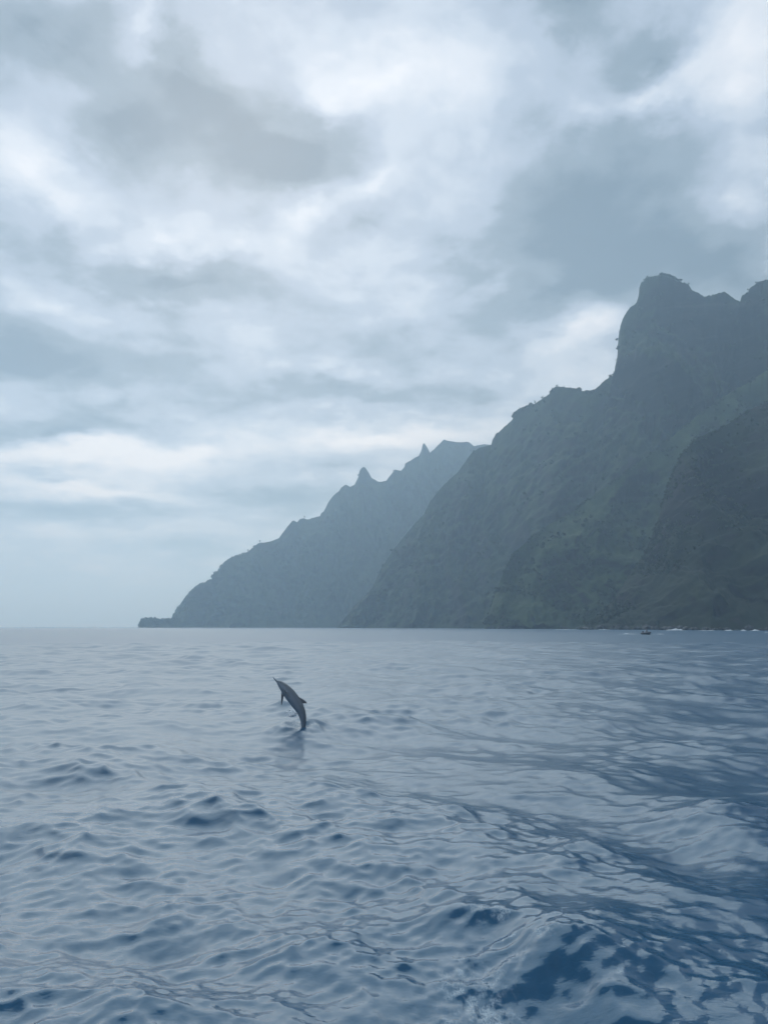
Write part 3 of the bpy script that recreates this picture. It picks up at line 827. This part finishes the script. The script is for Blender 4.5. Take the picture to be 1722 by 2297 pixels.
parts = [loft([[(s, w * math.cos(t), c + h * math.sin(t)) for t in tt] for s, h, w, c in zip(ss, h_, w_, c_)])]
def fin(root, tip, chord0, chord1, sweepv, thick, up, curve=0.25, n=12):
    root, tip, sweepv, up = map(Vector, (root, tip, sweepv, up))
    rings = []
    for i in range(n + 1):
        u = i / n
        c = root.lerp(tip, u) + sweepv * (u ** 1.7) * curve
        ch = chord0 * (1 - u) ** .7 + chord1 * u
        th = thick * (1 - .65 * u)
        d = Vector((1, 0, 0))
        rings.append([tuple(c + d * ch * .5 * math.cos(t) + up * th * math.sin(t)) for t in np.linspace(0, 2 * np.pi, 14, endpoint=False)])
    return loft(rings)
parts.append(fin((.98, 0, .12), (1.12, 0, .34), .30, .035, (1, 0, 0), .016, (0, 1, 0), .07))                      # dorsal fin
for sd in (-1, 1):
    parts.append(fin((.52, sd * .085, -.075), (.76, sd * .24, -.30), .155, .035, (1, 0, 0), .015, (0, .6, sd * .35), .05))   # flippers
    parts.append(fin((1.93, sd * .0, .0), (2.05, sd * .27, .0), .17, .03, (1, 0, 0), .015, (0, 0, 1), .06))                # flukes
bmj = bmesh.new()
for b in parts:
    tmp = bpy.data.meshes.new('tmp'); b.to_mesh(tmp); b.free(); bmj.from_mesh(tmp); bpy.data.meshes.remove(tmp)
raw = bpy.data.meshes.new('dolphin_raw'); bmj.to_mesh(raw); bmj.free()
ro = bpy.data.objects.new('dolphin_raw', raw); col.objects.link(ro)
rm = ro.modifiers.new('r', 'REMESH'); rm.mode = 'VOXEL'; rm.voxel_size = 0.0095
sm_ = ro.modifiers.new('s', 'SMOOTH'); sm_.iterations = 3; sm_.factor = .5
dg = bpy.context.evaluated_depsgraph_get(); dg.update()
dme = bpy.data.meshes.new_from_object(ro.evaluated_get(dg)); dme.name = 'body'
bpy.data.objects.remove(ro)
co = np.zeros(len(dme.vertices) * 3, np.float32); dme.vertices.foreach_get('co', co); co = co.reshape(-1, 3).astype(float)
S, LAT, DOR = co.T
hb = np.interp(S, ss, h_); wb_ = np.interp(S, ss, w_); cb = np.interp(S, ss, c_)
finness = smooth(np.sqrt(((DOR - cb) / np.maximum(hb, .02)) ** 2 + (LAT / np.maximum(wb_, .02)) ** 2), 1.08, 1.3)
set_attr(dme, 'fin', finness); set_attr(dme, 'along', S); set_attr(dme, 'dorsal', DOR / np.maximum(np.interp(S, ss, h_), .02))
# the leap: a spine through the photographed curve
spine_px = [dz(*p) for p in ((405, 290), (455, 350), (515, 402), (620, 510), (745, 668), (850, 828), (896, 960), (908, 1090), (898, 1220), (872, 1345))]
pts = np.array([np.array(at(p[0], p[1], DY)) for p in spine_px])
for _ in range(3):      # smooth subdivision of the spine
    q_ = [pts[0]]
    for a, b in zip(pts[:-1], pts[1:]): q_ += [a * .75 + b * .25, a * .25 + b * .75]
    pts = np.array(q_ + [pts[-1]])
acc_ = np.r_[0, np.cumsum(np.linalg.norm(np.diff(pts, axis=0), axis=1))]
print('dolphin spine length', acc_[-1])
SC = acc_[-1] / 2.14
sp_t = np.clip(S * SC, 0, acc_[-1])
def at_spine(t): return np.stack([np.interp(t, acc_, pts[:, i]) for i in range(3)], -1)
C0 = at_spine(sp_t); T0 = at_spine(np.minimum(sp_t + .03, acc_[-1])) - at_spine(np.maximum(sp_t - .03, 0)); T0 /= np.linalg.norm(T0, axis=1)[:, None]
over = np.maximum(S * SC - acc_[-1], 0)[:, None]
view = np.array([DOLX, DOLY, -H * .6]); view /= np.linalg.norm(view)
right = np.cross(T0, view); right /= np.linalg.norm(right, axis=1)[:, None]
right *= np.sign(right[:, :1])                       # in the picture plane, towards the dolphin's back
away = np.cross(right, T0); away *= np.sign(away @ view)[:, None]
ROLL = math.radians(38)
Dv = right * math.cos(ROLL) + away * math.sin(ROLL)
Lv = np.cross(T0, Dv)
W = C0 + T0 * over + Lv * LAT[:, None] * 1.0 + Dv * DOR[:, None] * 1.0
base_p = np.array([DOLX, DOLY, 0.0])
dme.vertices.foreach_set('co', (W - base_p).astype(np.float32).reshape(-1))
dme.polygons.foreach_set('use_smooth', np.ones(len(dme.polygons), dtype=bool)); dme.update()
m = NT('dolphin_skin')
dv = m.attr('dorsal').outputs['Fac']; al = m.attr('along').outputs['Fac']
nz_ = m.math('MULTIPLY_ADD', m.math('SUBTRACT', m.noise(9, 4, .6), .5), .5, dv)
skin = m.ramp(m.math('MULTIPLY_ADD', nz_, .5, .5), [(.10, (.24, .28, .32)), (.27, (.18, .21, .245)), (.40, (.135, .165, .19)), (.68, (.11, .138, .168)), (.80, (.05, .062, .078))])
m.set('Base Color', m.mix(m.attr('fin').outputs['Fac'], skin, (.075, .09, .11)))
m.set('Roughness', .42); m.set('Specular IOR Level', .4)
dol = add('dolphin', None, None, None, 'slender grey dolphin leaping out of the water, beak pointing up left', 'dolphin')
dol.location = base_p
dme.materials.clear()
body = add('body', dme, m.m, dol)
EYE = plain('eye', (.01, .01, .012), .15, .05)
for sd in (-1, 1):
    j = int(np.argmin((S - .27) ** 2 + (DOR + .012) ** 2 + (LAT - sd * .08) ** 2))
    bm = bmesh.new(); bmesh.ops.create_uvsphere(bm, u_segments=12, v_segments=8, radius=.009)
    me = bpy.data.meshes.new('eye'); bm.to_mesh(me); bm.free()
    eo = add('eye', me, EYE, dol); eo.location = W[j] - base_p
# splash thrown up beside the tail stock
r = np.random.default_rng(77); V, T = [], []
ico = bmesh.new(); bmesh.ops.create_icosphere(ico, subdivisions=1, radius=1); iv = np.array([v_.co[:] for v_ in ico.verts]); it = np.array([[v_.index for v_ in f.verts] for f in ico.faces]); ico.free()
sx_, sy_ = ground(659, 1604)
for i in range(260):
    c = np.array([sx_ + r.normal() * .085, sy_ + r.normal() * .35, 0]) if i < 190 else np.array([DOLX - .15 + r.normal() * .25, DOLY + .2 + r.normal() * .2, 0])
    c[2] = sea_z(*c[:2]) + abs(r.normal()) * (.07 if i < 190 else .03)
    rad = r.uniform(.008, .026) if i < 190 else r.uniform(.003, .008)
    T.append(it + len(iv) * i); V.append(c + iv * rad * r.uniform(.6, 1.5, 3))
SPRAY = plain('spray', (0.78, 0.82, 0.85), 0.4, 0.06, 3.0)
add('splash', tri_mesh('splash', np.concatenate(V), np.concatenate(T), True), SPRAY, None, 'small white splash beside the tail of the leaping dolphin', 'splash', 'stuff')

# ------------------------------------------------------------------ haze: sea air round the whole place
top_z = max(far_c[:, 2].max(), mid_c[:, 2].max(), spur_c[:, 2].max(), near_c[:, 2].max()) + 25
bm = bmesh.new(); bmesh.ops.create_cube(bm, size=1)
for v_ in bm.verts: v_.co = Vector((v_.co.x * 90000, v_.co.y * 90000, -8 if v_.co.z < 0 else top_z))
me = bpy.data.meshes.new('haze'); bm.to_mesh(me); bm.free()
hm = bpy.data.materials.new('haze'); hm.use_nodes = True
hn = hm.node_tree.nodes; hn.clear()
ho = hn.new('ShaderNodeOutputMaterial'); pv = hn.new('ShaderNodeVolumePrincipled')
pv.inputs['Color'].default_value = (0.62, 0.82, 1.0, 1)
pv.inputs['Absorption Color'].default_value = (0.74, 0.86, 1, 1)
pv.inputs['Density'].default_value = 0.00026
pv.inputs['Anisotropy'].default_value = 0.40
hm.node_tree.links.new(pv.outputs[0], ho.inputs['Volume'])
add('haze', me, hm, None, 'pale blue sea haze hanging over the water and the coast', 'haze', 'stuff')
print('haze top', top_z, 'tris', sum(len(o.data.polygons) for o in bpy.data.objects if o.type == 'MESH') * 2)
